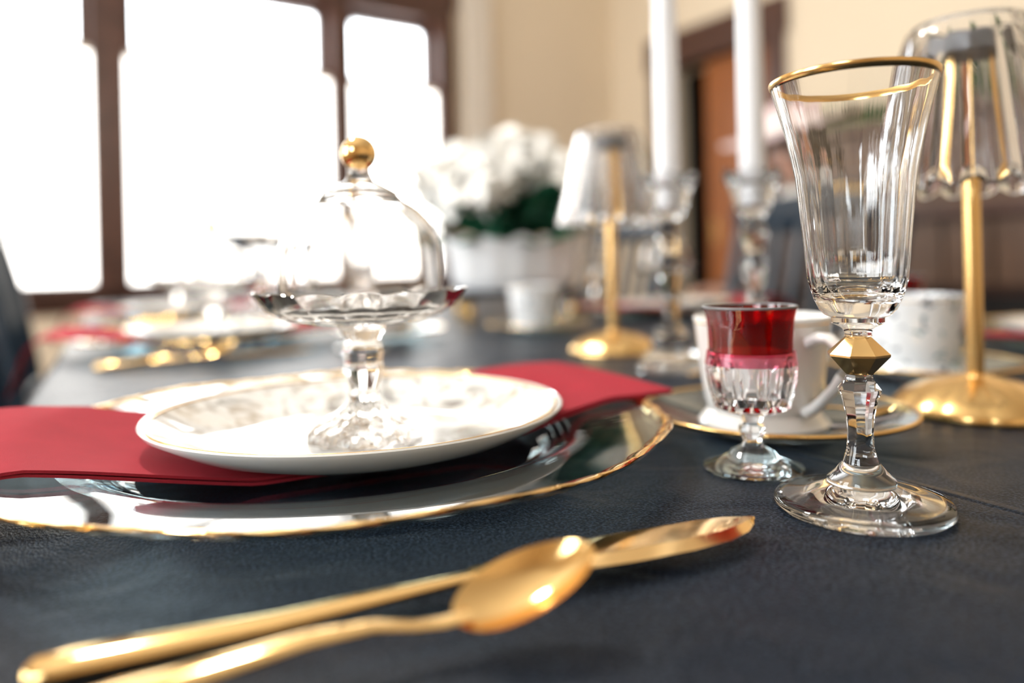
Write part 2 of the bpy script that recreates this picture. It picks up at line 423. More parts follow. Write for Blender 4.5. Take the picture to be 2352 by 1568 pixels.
# ------------------------------------------------------------------ table and cloth
N0, N1, U0, U1 = -.065, 1.02, -.75, 2.70
tb = tag(link('dining_table', None), 'long wooden dining table hidden under the charcoal tablecloth', 'table'); tb.matrix_world = TAB
link('table_top', MB().box(N0 + .012, N1 - .012, U0 + .012, U1 - .012, T - .04, T - .003).mesh('table_top', 'wood_table', 0), tb)
for lx in (N0 + .10, N1 - .10):
    for ly in (U0 + .12, U1 - .12):
        lg = MB().lathe([(0, 0), (.022, 0), (.03, .05), (.026, .2), (.038, .45), (.028, .6), (.045, T - .04), (0, T - .04)], 20)
        link('leg', lg.mesh('leg', 'wood_table'), tb).location = (lx, ly, 0)
def cloth():
    # rounded rectangle top then a rippled drop
    m = MB(); rc = .03; per = []
    def seg(p, q, n): return [(p[0] + (q[0] - p[0]) * i / n, p[1] + (q[1] - p[1]) * i / n) for i in range(n)]
    def arc(cx, cy, a0):
        return [(cx + rc * math.cos(a0 + PI / 2 * i / 6), cy + rc * math.sin(a0 + PI / 2 * i / 6)) for i in range(6)]
    per += arc(N1 - rc, U1 - rc, 0) + seg((N1 - rc, U1), (N0 + rc, U1), 30) + arc(N0 + rc, U1 - rc, PI / 2)
    per += seg((N0, U1 - rc), (N0, U0 + rc), 110) + arc(N0 + rc, U0 + rc, PI) + seg((N0 + rc, U0), (N1 - rc, U0), 30)
    per += arc(N1 - rc, U0 + rc, 1.5 * PI) + seg((N1, U0 + rc), (N1, U1 - rc), 110)
    n = len(per); cx, cy = (N0 + N1) / 2, (U0 + U1) / 2
    v = []; f = []
    rings = 9
    for j in range(rings):
        for i, (x, y) in enumerate(per):
            p0 = per[i - 1]; p1 = per[(i + 1) % n]
            t = Vector((p1[0] - p0[0], p1[1] - p0[1])).normalized(); nx, ny = t.y, -t.x
            if j < 4:      # rounded shoulder
                a = PI / 2 * j / 3; off = -.008 + .008 * math.sin(a); z = T - .008 + .008 * math.cos(a)
            else:
                k = (j - 3) / 5; off = .018 * k * math.sin(i * .42) * (0.6 + .4 * math.sin(i * .13)) + .02 * k; z = T - .008 - .24 * k
            v.append((x + nx * off, y + ny * off, z))
    for j in range(rings - 1):
        for i in range(n):
            f.append((j * n + i, (j + 1) * n + i, (j + 1) * n + (i + 1) % n, j * n + (i + 1) % n))
    f.append(tuple(range(n)))
    return m.add(v, f)
o = tag(link('tablecloth', cloth().mesh('tablecloth', 'cloth', 50)), 'charcoal navy tablecloth covering the whole dining table', 'tablecloth')
o.matrix_world = TAB

# ------------------------------------------------------------------ tableware kinds (meshes shared by every copy)
def gold_ring(R, z, r, seg=96, fl=1.0):
    return MB().lathe([(R + r * math.cos(2 * PI * k / 10), z + fl * r * math.sin(2 * PI * k / 10)) for k in range(10)], seg, closed=True)

def poly(n, z0, z1, soft=.004, amt=1.0):      # n-sided cross-section between z0 and z1, round at the ends
    def fn(t, r, z, i):
        k = amt * max(0, min(1, (z - z0) / soft, (z1 - z) / soft))
        a = (t % (2 * PI / n)) - PI / n
        return (r * (1 - k + k * math.cos(PI / n) / math.cos(a)), z)
    return fn

# charger: clear glass plate with an undulating gold rim
def wav(R):
    return lambda t, r, z, i: (r * (1 + .006 * max(0, (r - .13) / .035) * math.sin(t * 9)), z + .0008 * max(0, (r - .13) / .035) * math.sin(t * 9 + 1))
cp = [(0, .0015), (.095, .0015), (.099, .0035), (.103, .0075), (.106, .0080), (.1065, .0092), (.110, .0098), (.1105, .0110), (.114, .0116), (.1145, .0128), (.119, .0146), (.126, .0164), (.145, .0179), (.1605, .0193)]
cpb = [(.1605, .0172), (.145, .0158), (.126, .0142), (.112, .0085), (.104, .0052), (.100, .0008), (.095, .0), (0, .0)]
CHARGER = [('plate_glass', MB().lathe(cp + cpb, 128, wav(0)).mesh('charger_glass', 'charger_glass', 14), None),
           ('gold_rim', MB().lathe([(.1555 + .0070 * (.5 + .5 * math.cos(2 * PI * k / 12)), .0187 + .0011 * math.sin(2 * PI * k / 12) + .0012 * math.cos(2 * PI * k / 12)) for k in range(12)], 192,
             lambda t, r, z, i: (r * (1 + .006 * math.sin(t * 9)), z + .0008 * math.sin(t * 9 + 1) + .0003 * math.sin(t * 47 + i))).mesh('charger_rim', 'gold'), None, 'uneven brushed gold rim')]

# dessert plate: white porcelain, printed well, thin gold edge
pp = [(0, .0035), (.055, .0035), (.070, .0042), (.085, .0100), (.0985, .0170), (.1020, .0185), (.1026, .0178)]
pb = [(.1015, .0158), (.085, .0066), (.068, .0012), (.064, .0), (.060, .0), (.058, .0015), (0, .0015)]
_pm = MB().lathe(pp + pb, 96).mesh('dessert_plate', 'plate_print')
_pm.materials.append(MAT['porcelain'])
for _q in _pm.polygons:
    if _q.index >= 96 * (len(pp) - 3): _q.material_index = 1      # rim and underside carry no print
PLATE = [('plate_body', _pm, None),
         ('gold_edge', gold_ring(.0992, .0175, .0006, 96).mesh('plate_edge', 'gold_line'), None, 'thin gold edge line')]

# cake stand: scalloped dish, knopped stem, fluted foot (pressed glass)
def scal(n, a, r0): return lambda t, r, z, i: (r * (1 + a * (r > r0) * abs(math.sin(t * n / 2))), z + (.0012 * abs(math.sin(t * n / 2)) if r > r0 else 0))
dish = [(r, z + .0081) for r, z in [(0, .0520), (.020, .0520), (.034, .0535), (.044, .0585), (.0505, .0640), (.0512, .0636), (.0455, .0560), (.036, .0508), (.024, .0488), (.0125, .0482)]]
stem = [(.0125, .0482), (.011, .0455), (.0085, .042), (.0100, .0395), (.0105, .0365), (.0098, .034), (.0104, .031), (.0090, .0275), (.0070, .0235), (.0078, .021), (.0068, .0185)]
stem = [(r, .0185 + (z - .0185) * (.0563 - .0185) / (.0482 - .0185)) for r, z in stem]
foot = [(.0068, .0185), (.010, .0155), (.017, .011), (.024, .006), (.0275, .002), (.0275, 0), (.0255, 0), (.018, .0045), (.008, .0075), (0, .008)]
STAND = [('dish', MB().lathe(dish, 144, scal(16, .035, .03)).mesh('stand_dish', 'crystal_stand'), None),
         ('stem', MB().lathe(stem, 144, poly(10, .0185, .0563)).mesh('stand_stem', 'crystal_stand', 25), None),
         ('foot', MB().lathe(foot, 144, lambda t, r, z, i: (r * (1 + .05 * math.cos(t * 12)) if r > .009 else r, z)).mesh('stand_foot', 'crystal_stand'), None)]

# glass dome with gilded ball knob; z=0 at the dish floor
def domeprof(o):
    pr = [(.0400 - o, 0.0), (.0400 - o, .010), (.0402 - o, .022), (.0397 - o, .030)]
    for k in range(1, 8):
        a = k / 8 * math.radians(66); pr.append(((.0397 - o) * math.cos(a), .030 + (.0285 - o * .8) * math.sin(a) / math.sin(math.radians(66))))
    return pr
outer = domeprof(0) + [(.0187, .0590), (.0182, .0604), (.0120, .0640), (.0070, .0665), (.0055, .0700), (.0050, .0730)]
inner = [(.0040, .0660), (.0110, .0622), (.0165, .0588)] + list(reversed(domeprof(.0012)))
GDOME = [('bell', MB().lathe(outer + [(0, .0732)], 96).add(*(lambda mm: (mm.v, [tuple(reversed(q)) for q in mm.f]))(MB().lathe(list(reversed(inner)) + [(0, .0662)], 96))).mesh('dome_bell', 'dome_glass'), None),
         ('base_ring', gold_ring(.0394, .0005, .0006, 96).mesh('dome_ring', 'dome_glass'), None),
         ('knob', MB().ball((0, 0, .0800), .0088, 32, 20).mesh('dome_knob', 'gold'), None, 'mirror gold ball knob')]

# champagne flute
FS = 16
def facet(amount, zs, ze, n=FS):
    def fn(t, r, z, i):
        k = 0 if z < zs else amount * min(1, (z - zs) / .01) * max(.15, min(1, (ze - z) / .05))
        return (r * (1 - k * (1 - math.cos(n * t)) * .5), z)
    return fn
bowl_o = [(.0052, .0675), (.0062, .0684), (.0093, .0700), (.0094, .0722), (.0118, .0732), (.0135, .0752), (.0153, .0790), (.0165, .0825), (.0177, .0870), (.0188, .0990), (.0201, .1130), (.0213, .1260), (.0225, .1325), (.0243, .1410), (.0268, .1510), (.0299, .1621)]
bowl_i = [(.0292, .1623), (.0261, .1510), (.0236, .1410), (.0217, .1325), (.0204, .1260), (.0190, .1130), (.0176, .0990), (.0162, .0880), (.0140, .0828), (.0090, .0806), (0, .0800)]
bead = [(0, .0652), (.0042, .0652), (.0113, .0585), (.0113, .0577), (.0049, .0506), (0, .0506)]
fstem = [(0, .0508), (.0048, .0508), (.0050, .0490), (.0064, .0470), (.0079, .0450), (.0079, .0444), (.0066, .0415), (.0052, .0347), (.0047, .0285), (.0050, .0222), (.0066, .0172)]
ffoot = [(.0066, .0172), (.0090, .0142), (.0121, .0112), (.0121, .0092), (.0128, .0088), (.020, .0058), (.0275, .0042), (.0305, .0040), (.0316, .0028), (.0316, .0012), (.0305, 0), (.0280, .0), (.020, .0012), (.010, .003), (0, .0035)]
neck = [(0, .0651), (.0049, .0651), (.0047, .0662), (.0052, .0675)]
FLUTE = [('bowl', MB().lathe(bowl_o + bowl_i, 128, facet(.03, .08, .16, 20)).mesh('flute_bowl', 'crystal', 50), None),
         ('gold_band', MB().lathe([(.02965, .1603), (.0302, .1621), (.0300, .1627), (.0293, .1628), (.02895, .1622), (.0284, .1600), (.0284, .1599), (.0292, .1601)], 128, closed=True).mesh('flute_band', 'gold_line', 60), 0, 'gold line at the rim'),
         ('neck', MB().lathe(neck, 128).mesh('flute_neck', 'crystal'), None),
         ('gold_bead', MB().lathe(bead, 8).mesh('flute_bead', 'gold', 0), None, 'faceted gilded bead in the stem'),
         ('stem', MB().lathe(fstem, 96, poly(8, .020, .060, .010)).mesh('flute_stem', 'crystal', 30), None),
         ('foot', MB().lathe(ffoot, 96).mesh('flute_foot', 'crystal', 50), None)]

# ruby flashed cordial glass with thumbprints
def thumb(t, r, z, i):
    if .027 < z < .050:
        k = math.sin((z - .027) / .023 * PI)
        return (r * (1 + .03 - .16 * k ** .7 * max(0, math.cos(5 * t) ** 2 - .15)), z)
    return (r, z)
rb = [(.0052, .0242), (.0065, .0246), (.0120, .0262), (.0160, .0282)] + [(.0160 + .0035 * math.sin(k / 9 * PI * .55), .0282 + .0218 * k / 9) for k in range(1, 9)] + [(.0188, .0500), (.0184, .0520), (.0186, .0535)]
rbi = [(.0166, .0535), (.0168, .050), (.0166, .042), (.0150, .034), (.0110, .0300), (0, .0295)]
rtop = [(.0186, .0535), (.0186, .0580), (.0188, .0640), (.0192, .0685), (.0203, .0728), (.0204, .0735), (.0198, .0737), (.0186, .0690), (.0176, .0640), (.0168, .0580), (.0166, .0535)]
rst = [(.0052, .0242), (.0045, .0218), (.0062, .0190), (.0064, .0172), (.0048, .0148), (.0040, .0125), (.0052, .0106)]
rft = [(.0052, .0106), (.0095, .0082), (.0110, .0062), (.0185, .0030), (.0218, .0018), (.0221, .0010), (.0215, 0), (.0195, 0), (.010, .0015), (0, .0025)]
def zig(t, r, z, i): return (r, z)
CORDIAL = [('bowl', MB().lathe(rb + rbi, 160, thumb).mesh('cordial_bowl', 'crystal', 30), None, 'clear thumbprint bowl'),
           ('ruby_band', MB().lathe(rtop, 96, closed=True).mesh('cordial_band', 'ruby_glass'), None, 'ruby red upper bowl'),
           ('fade_band', MB().lathe([(.0194, .0537), (.0196, .0520), (.0200, .0495), (.0203, .0480), (.0202, .0480), (.0199, .0495), (.0195, .0520), (.0193, .0537)], 96, closed=True).mesh('cordial_fade', 'rose_glass'), 1, 'pink fading edge of the ruby stain'),
           ('rim_line', gold_ring(.0203, .0735, .0006, 96).mesh('cordial_rim', 'grey_metal'), 1, 'dark rim line'),
           ('stem', MB().lathe(rst, 160, poly(9, .0106, .0242)).mesh('cordial_stem', 'crystal', 30), None),
           ('foot', MB().lathe(rft, 160).mesh('cordial_foot', 'crystal', 40), None)]

# saucer: clear glass disc with gold edge
SAUCER = [('disc', MB().lathe([(0, .0035), (.028, .0035), (.040, .0052), (.060, .0112), (.0705, .0140), (.0705, .0122), (.060, .0088), (.041, .0025), (.030, .0), (0, .0)], 96).mesh('saucer_disc', 'charger_glass'), None),
          ('gold_edge', gold_ring(.0705, .0132, .0013, 96).mesh('saucer_edge', 'gold_line'), None, 'gold edge line')]
# teacup

tco = [(0, .004), (.018, .004), (.022, .0), (.0335, .0), (.0345, .0020), (.0310, .0060), (.0295, .0085), (.0305, .013), (.0325, .025), (.0340, .040), (.0352, .052), (.0362, .0585), (.0360, .0592)]
tci = [(.0352, .0588), (.0340, .052), (.0326, .040), (.031, .025), (.0285, .013), (.018, .0085), (0, .0080)]
hp = []
for k in range(15):
    a = -.15 + k / 14 * 2.85
    hp.append((.0315 + .0235 * math.sin(a) ** .9 if math.sin(a) > 0 else .0315, 0, .0500 - .0205 * (1 - math.cos(a))))
hp = [(.0330, 0, .0465), (.0400, 0, .0500), (.0470, 0, .0500), (.0530, 0, .0465), (.0560, 0, .0400), (.0545, 0, .0330), (.0500, 0, .0265), (.0440, 0, .0205), (.0380, 0, .0150), (.0315, 0, .0110)]
CUP = lambda body: [('cup_body', MB().lathe(tco + tci, 80).mesh('teacup', body), None),
       ('handle', MB().tube(hp, [.0042, .0038, .0036, .0035, .0034, .0033, .0033, .0034, .0037, .0042], 12, .75).mesh('cup_handle', 'porcelain'), None),
       ('gold_line', gold_ring(.0357, .0560, .0004, 80).mesh('cup_line', 'gold_line'), None, 'fine gold line under the rim')]
CUPW, CUPP = CUP('porcelain'), CUP('cup_print')

# cutlery: along +x, tip at +x, z=0 on the cloth
def outline_solid(pts_top, zf, th):      # stack of left/right stations
    m = MB(); v = []; f = []
    for (x, yl, yr) in pts_top:
        zl, zr = zf(x, yl), zf(x, yr); zc = zf(x, (yl + yr) / 2)
        v += [(x, yl, zl), (x, yl * .7 + yr * .3, zc + th * .5), (x, yr * .7 + yl * .3, zc + th * .5), (x, yr, zr), (x, yr * .7 + yl * .3, zc - th * .5), (x, yl * .7 + yr * .3, zc - th * .5)]
    n = len(pts_top)
    for i in range(n - 1):
        for k in range(6):
            k2 = (k + 1) % 6
            f.append((i * 6 + k, (i + 1) * 6 + k, (i + 1) * 6 + k2, i * 6 + k2))
    f.append(tuple(range(6))); f.append(tuple((n - 1) * 6 + k for k in range(5, -1, -1)))
    return m.add(v, f)
kb = [(-.005, .0035, -.0035), (.006, .0058, -.0070), (.02, .0075, -.0100), (.045, .0085, -.0118), (.065, .0085, -.0116), (.080, .0082, -.0098), (.090, .0074, -.0062), (.096, .0058, -.0018), (.0985, .0035, .0012), (.0993, .0022, .0018)]
kz = lambda x, y: .0062 + .05 * y - .012 * max(0, x - .03)
kh = [(-.1145, .0044), (-.1130, .0056), (-.1050, .0061), (-.090, .0059), (-.06, .0049), (-.03, .0038), (-.010, .0032), (.0, .0030), (.006, .0028)]
KNIFE = [('blade', outline_solid(kb, kz, .0016).mesh('knife_blade', 'gold', 8), None),
         ('handle', MB().tube([(x, 0, max(r * .52, .0032 + .02 * (x + .06)) if x < -.03 else .0045 + .03 * (x + .03)) for x, r in kh], [r for x, r in kh], 20, .5).mesh('knife_handle', 'gold', 50), None)]
def spoon_bowl():
    m = MB(); L, Wd, dp = .0395, .0210, .0060
    nr, ns = 10, 36; v = []; f = []
    def pt(k, s, off):
        t = 2 * PI * s / ns; rr = k / nr
        x = math.cos(t) * L / 2; wy = Wd / 2 * (1 - .12 * math.cos(t))
        z = -dp * (1 - rr ** 2) - off * (1 - .6 * rr) + .0015
        return (L / 2 + x * rr, math.sin(t) * wy * rr, z)
    for side, off in ((0, 0), (1, .0011)):
        base = len(v); v.append(pt(0, 0, off))
        for k in range(1, nr + 1):
            for s in range(ns): v.append(pt(k, s, off))
        for s in range(ns):
            s2 = (s + 1) % ns
            q = [(base, base + 1 + s, base + 1 + s2)]
            for k in range(nr - 1):
                a = base + 1 + k * ns
                q.append((a + s, a + ns + s, a + ns + s2, a + s2))
            f += q if side == 0 else [tuple(reversed(p)) for p in q]
    o1 = 1 + (nr - 1) * ns; o2 = 1 + nr * ns + o1
    for s in range(ns):
        s2 = (s + 1) % ns
        f.append((o1 + s, o2 + s, o2 + s2, o1 + s2))
    return m.add(v, f)
_sb = spoon_bowl().xf(Matrix.Translation((0, 0, .0080)) @ Matrix.Rotation(math.radians(-18), 4, 'Y') @ Matrix.Rotation(math.radians(19), 4, 'X'))
SPOON = [('bowl', _sb.mesh('spoon_bowl', 'gold', 60), None),
         ('handle', MB().tube([(.004, 0, .0092), (-.003, 0, .0084), (-.010, 0, .0088), (-.020, 0, .0105), (-.035, 0, .0100), (-.055, 0, .0072), (-.075, 0, .0045), (-.090, 0, .0030), (-.094, 0, .0028)],
                              [.0032, .0027, .0024, .0027, .0036, .0048, .0058, .0050, .003], 12, .42).mesh('spoon_handle', 'gold', 60), None)]

# napkin strip along +x (towards the table middle), lying over the charger; folded in two layers
def napkin_mesh():
    m = MB()
    def zz(x, y):
        r = math.hypot(x, y)
        z = .0038
        if r > .066: z = .0038 + (.0212 - .0038) * min(1, (r - .066) / .075)
        if r > .155: z = .0212 - .012 * (r - .155)
        return z
    def fn(layer):
        def g(u_, v_):
            s_ = -.250 + (.174 + .250) * u_; y = .018 + (v_ - .5) * (.122 + .006 * u_)
            out = min(1, max(0, (abs(s_) - .09) / .05))
            y += .003 * math.sin(u_ * 9 + layer) * out
            x = s_
            if s_ < -.168:      # the tail falls over the table edge
                k = -.168 - s_; an = min(1.25, k / .028)
                x = -.168 - (.028 * math.sin(an) + max(0, k - .035) * math.cos(1.25)); zt = zz(-.168, 0) - (.028 * (1 - math.cos(an)) + max(0, k - .035) * math.sin(1.25))
            else:
                zt = zz(x, y) + .0016 * math.sin(x * 40 + y * 22) * out + .004 * out * (v_ - .3) * (x < 0)
            return (x, y + .0015 * layer, zt + layer * .0016)
        return g
    m.slab(80, 16, fn(0), .0012); m.slab(80, 16, fn(1), .0012)
    return m.mesh('napkin', 'napkin', 50)
NAP = [('folded_cloth', napkin_mesh(), None)]

# ------------------------------------------------------------------ place settings
ch0 = Vector((-.0873, .3773, 0))
offs = dict(charger=(0, 0), plate=(.0086, .0025), stand=(.0123, -.0075), flute=(.2179, -.0948), cordial=(.1945, -.0398), saucer=(.2290, .0310), knife=(.0780, -.1598), spoon=(.0712, -.1946), napkin=(0, 0))
settings = [
    ('L1', ch0, 0, 'in the nearest place setting'),
    ('L2', ch0 + Vector((-.3035, .570, 0)), 0, 'in the second setting, window side'),
    ('L3', ch0 + Vector((-.607, 1.140, 0)), 0, 'in the farthest setting, window side'),
    ('R1', Vector((.589, .713, 0)), PI, 'in the setting at the right photo edge'),
    ('R2', Vector((.2815, 1.29, 0)), PI, 'in the setting behind the candlesticks'),
]
for key, c, rot, where in settings:
    R = Matrix.Rotation(rot, 3, 'Z')
    def at(k, h=0.0, extra=(0, 0)):
        v = R @ Vector((offs[k][0], offs[k][1], 0)); return (c.x + v.x + extra[0], c.y + v.y + extra[1], T + h)
    g = lambda s: s + ' of the place settings'
    e = (0, 0)
    inst('charger_plate', CHARGER, at('charger', .0003), rot + .3, 'clear glass charger plate with gold rim ' + where, 'plate', g('charger plates'))
    inst('dinner_napkin', NAP, at('napkin', .0016), rot + math.radians(27.5), 'folded crimson napkin under the white plate ' + where, 'napkin', g('napkins'))
    inst('dessert_plate', PLATE, at('plate', .0078), rot, 'white porcelain plate with grey floral print ' + where, 'plate', g('dessert plates'))
    inst('cake_stand', STAND, at('stand', .0115), rot, 'small pressed glass cake stand with scalloped dish ' + where, 'cake stand', g('cake stands'))
    inst('glass_dome', GDOME, at('stand', .0115 + .0605), rot, 'clear glass dome with gold ball knob ' + where, 'dome', g('glass domes'))
    inst('champagne_flute', FLUTE, at('flute', .0003, (.09, .05) if key == 'R2' else (0, 0)), rot + .1, 'tall gold-rimmed crystal champagne flute ' + where, 'glass', g('champagne flutes'))
    inst('cordial_glass', CORDIAL, at('cordial', .0003), rot, 'small ruby-topped cordial glass ' + where, 'glass', g('cordial glasses'))
    se = {'R1': (-.045, -.107), 'R2': (-.017, -.239)}.get(key, (0, 0))
    inst('saucer', SAUCER, at('saucer', .0003, se), rot, 'clear glass saucer with gold edge ' + {'R1': 'under the printed cup behind the flute', 'R2': 'under the printed cup before the planter'}.get(key, where), 'saucer', g('saucers'))
    prin = key in ('R1', 'R2', 'L3')
    inst('teacup', CUPP if prin else CUPW, at('saucer', .0052, (se[0] - .006, se[1])), rot + math.radians(-66),
         ('white teacup printed with small teal flowers ' if prin else 'plain white teacup with gold line ') + {'R1': 'behind the champagne flute bead', 'R2': 'in front of the white planter'}.get(key, where), 'cup', g('teacups'))
    inst('table_knife', KNIFE, at('knife', .0003), rot + math.radians(22.5), 'gold table knife lying beside the charger ' + where, 'knife', g('table knives'))
    # teaspoon rests with its bowl on the knife
    inst('teaspoon', SPOON, at('spoon', .0003), rot + math.radians(18), 'gold teaspoon resting on the knife ' + where, 'spoon', g('teaspoons'))

# small gold spoon on the nearest saucer
cs = c = ch0
M = Matrix.Translation((.1850, .3940, T + .0075)) @ Matrix.Rotation(math.radians(-62), 4, 'Z') @ Matrix.Scale(.5, 4)
inst('demitasse_spoon', SPOON, None, None, 'tiny gold spoon lying on the glass saucer by the cup handle', 'spoon', None, M)

# ------------------------------------------------------------------ table lamps
def flu(n, a): return lambda t, r, z, i: (r * (1 + a * abs(math.sin(n * t / 2))), z)
lb = [(0, 0), (.0445, 0), (.0453, .0020), (.0435, .0060), (.036, .0130), (.025, .0185), (.014, .0215), (.0075, .0228), (.0055, .0235), (0, .0235)]
def shade_prof():
    o_ = [(.0525 - .0205 * k / 10, .1385 + .0915 * k / 10) for k in range(11)]
    return o_
def shade_mesh():
    m = MB(); n = 20; seg = 240
    op = [(.0540, .1365), (.0515, .1440), (.0480, .158), (.0440, .175), (.0405, .192), (.0375, .208), (.0345, .222), (.0325, .2290), (.0300, .2320), (.0270, .2325)]
    ip = [(.0262, .2310), (.0292, .2305), (.0315, .2280), (.0335, .2215), (.0365, .2075), (.0395, .1915), (.0430, .1745), (.0470, .1575), (.0505, .1438), (.0530, .1372)]
    def fn(t, r, z, i):
        k = max(0, min(1, (.232 - z) / .02)); lobe = abs(math.sin(n * t / 2))
        zz = z
        if z < .146: zz = z - .0045 * lobe * (.146 - z) / .0095
        return (r * (1 + (.055 * k * lobe if i < len(op) else 0)), zz)
    return m.lathe(op + ip, seg, fn, closed=True)
LAMP = [('base', MB().lathe(lb, 120, lambda t, r, z, i: (r * (1 + .035 * abs(math.sin(6 * t))) if r > .01 else r, z)).mesh('lamp_base', 'gold_satin', 50), None),
        ('pole', MB().lathe([(0, .020), (.0048, .020), (.0048, .212), (0, .212)], 24).mesh('lamp_pole', 'gold_satin'), None),
        ('switch', MB().lathe([(0, 0), (.0042, 0), (.0045, .0015), (.0038, .004), (0, .0045)], 20).xf(Matrix.Translation((-.0062, -.0075, .0195))).mesh('lamp_switch', 'gold'), None, 'round gold push switch'),
        ('light_module', MB().lathe([(0, .2120), (.019, .2120), (.0205, .2135), (.0205, .2225), (.019, .224), (0, .224)], 40).mesh('lamp_module', 'grey_metal'), None, 'grey light module under the top'),
        ('shade', shade_mesh().mesh('lamp_shade', 'shade_glass', 60), None, 'clear ribbed shade with scalloped hem'),
        ]
inst('table_lamp', LAMP, (.2760, .446, T + .0003), .1, 'gold table lamp with ribbed clear shade beside the champagne flute at right', 'lamp', 'gold table lamps')
inst('table_lamp', LAMP, (.1045, .780, T + .0003), .4, 'gold table lamp with clear shade between white flowers and candlestick', 'lamp', 'gold table lamps')

# ------------------------------------------------------------------ crystal candlesticks and tapers
cb = [(0, 0), (.031, 0), (.0325, .003), (.031, .009), (.0225, .017), (.0165, .024), (.0150, .030), (.0170, .035), (.0105, .035)]
cstem = [(.0105, .035), (.0075, .041), (.0060, .052), (.0078, .060), (.0068, .068), (.0090, .077), (.0110, .086), (.0090, .0945), (.0068, .1), (.0095, .107), (.0115, .115), (.0095, .123), (.0070, .129), (0, .129)]
ccup = [(0, .1293), (.009, .1293), (.0145, .137), (.0165, .147), (.0195, .158), (.0245, .168), (.0240, .170), (.0185, .162), (.0140, .158), (.0118, .157), (.0113, .140), (0, .139)]
CSTICK = [('foot', MB().lathe(cb, 8).mesh('stick_foot', 'crystal', 20), None),
          ('stem', MB().lathe(cstem, 8).mesh('stick_stem', 'crystal', 18), None),
          ('cup', MB().lathe(ccup, 96, lambda t, r, z, i: (r, z - .006 * max(0, (r - .015) / .01) * (1 - abs(math.cos(3 * t)))) if r > .015 else (r, z)).mesh('stick_cup', 'crystal', 40), None, 'petal-shaped cup')]
CANDLE = [('wax_stick', MB().lathe([(0, 0), (.0108, 0), (.0110, .002), (.0104, .12), (.0094, .27), (.0070, .292), (.0022, .302), (0, .303)], 32).mesh('candle', 'wax', 60), None),
          ('wick', MB().tube([(0, 0, .300), (.0004, 0, .306), (.001, 0, .311)], .0008, 6).mesh('wick', 'hair'), None)]
for pos, wh in (((.1365, .642), 'nearer the flowers'), ((.2045, .628), 'nearer the champagne flute')):
    inst('candlestick', CSTICK, (pos[0], pos[1], T + .0003), .2, 'faceted crystal candlestick holding the white taper ' + wh, 'candlestick', 'crystal candlesticks')
    inst('taper_candle', CANDLE, (pos[0], pos[1], T + .1400), 0, 'tall white taper candle standing in the candlestick ' + wh, 'candle', 'taper candles')

# ------------------------------------------------------------------ flowers in a white planter on a riser
rnd = random.Random(4)
FX, FY = .004, 1.32
rs = inst('flower_riser', [('riser_top', MB().box(-.104, .104, -.072, .072, .040, .049).mesh('riser_top', 'navy', 0), None)] +
          [('riser_foot', MB().lathe([(0, 0), (.008, 0), (.010, .006), (.006, .02), (.008, .036), (.010, .040), (0, .040)], 16).xf(Matrix.Translation((x, y, 0))).mesh('riser_foot', 'gold_satin'), None) for x in (-.09, .09) for y in (-.058, .058)],
          (FX, FY, T + .0003), math.radians(12), 'low dark riser on gold feet under the white planter', 'riser')
PLANT_M = Matrix.Translation((FX, FY, T + .0495)) @ Matrix.Rotation(math.radians(12), 4, 'Z') @ Matrix.Scale(1.12, 4)
def oval(t, r, z, i):
    lob = 1 + .035 * abs(math.sin(7 * t)) * min(1, z / .02)
    zz = z + (.010 * (abs(math.sin(7 * t)) - .5) if z > .07 else 0)
    return (r * lob, zz)
pl = MB().lathe([(0, 0), (.088, 0), (.094, .003), (.098, .02), (.102, .05), (.108, .078), (.105, .079), (.097, .05), (.092, .02), (.08, .010), (0, .010)], 168, oval)
pl.xf(Matrix.Scale(.62, 4, (0, 1, 0)))
fl_root = tag(link('flower_arrangement', None), 'white flowers and dark green leaves in a scalloped white planter', 'flowers'); fl_root.matrix_world = PLANT_M
link('planter', pl.mesh('planter', 'ceramic', 50), fl_root)
link('soil', MB().lathe([(0, .062), (.09, .062)], 40).xf(Matrix.Scale(.62, 4, (0, 1, 0))).mesh('soil', 'dark_void'), fl_root)
def bloom_mesh(seed):
    r = random.Random(seed); m = MB()
    m.ball((0, 0, 0), .026, 12, 8)
    for k in range(60):
        z = 1 - 1.8 * (k + .5) / 60; t = k * 2.39996
        d = Vector((math.sqrt(max(0, 1 - z * z)) * math.cos(t), math.sqrt(max(0, 1 - z * z)) * math.sin(t), z))
        a = d.cross(Vector((.3, .5, .8))).normalized(); b = d.cross(a)
        sp = r.uniform(0, 6.28); a, b = a * math.cos(sp) + b * math.sin(sp), b * math.cos(sp) - a * math.sin(sp)
        c0 = d * (.030 + r.uniform(-.002, .006)); w = r.uniform(.014, .021)
        def pet(u_, v_, c0=c0, a=a, b=b, d=d, w=w):
            q = (v_ - .5) * 2 * math.sin(PI * (.12 + .80 * u_)) ** .6
            return c0 + a * (w * (1.5 * u_ - .4)) + b * (w * .85 * q) + d * (w * (.55 * u_ * u_ - .35 * q * q * (1 - u_) + .12))
        m.grid(5, 5, pet)
    return m.mesh('bloom', 'petal', 70)
BL = [bloom_mesh(s) for s in range(3)]
spots = [(-.118, 0, .168, 1.0), (-.085, -.03, .150, 1.05), (-.050, -.04, .155, 1.1), (-.075, .02, .185, 1.1), (-.035, -.01, .193, 1.15), (.0, .0, .210, 1.1), (.038, .0, .204, 1.0), (-.02, .04, .200, 1.0), (.012, -.03, .188, .9), (.075, -.02, .168, 1.0), (.098, .01, .158, .9), (.06, .03, .185, .9)]
for i, (x, y, z, s) in enumerate(spots):
    o = link('bloom', BL[i % 3], fl_root, (x, y, z)); o.scale = (s, s, s * .9); o.rotation_euler = (rnd.uniform(-.5, .5), rnd.uniform(-.5, .5), rnd.uniform(0, 6))
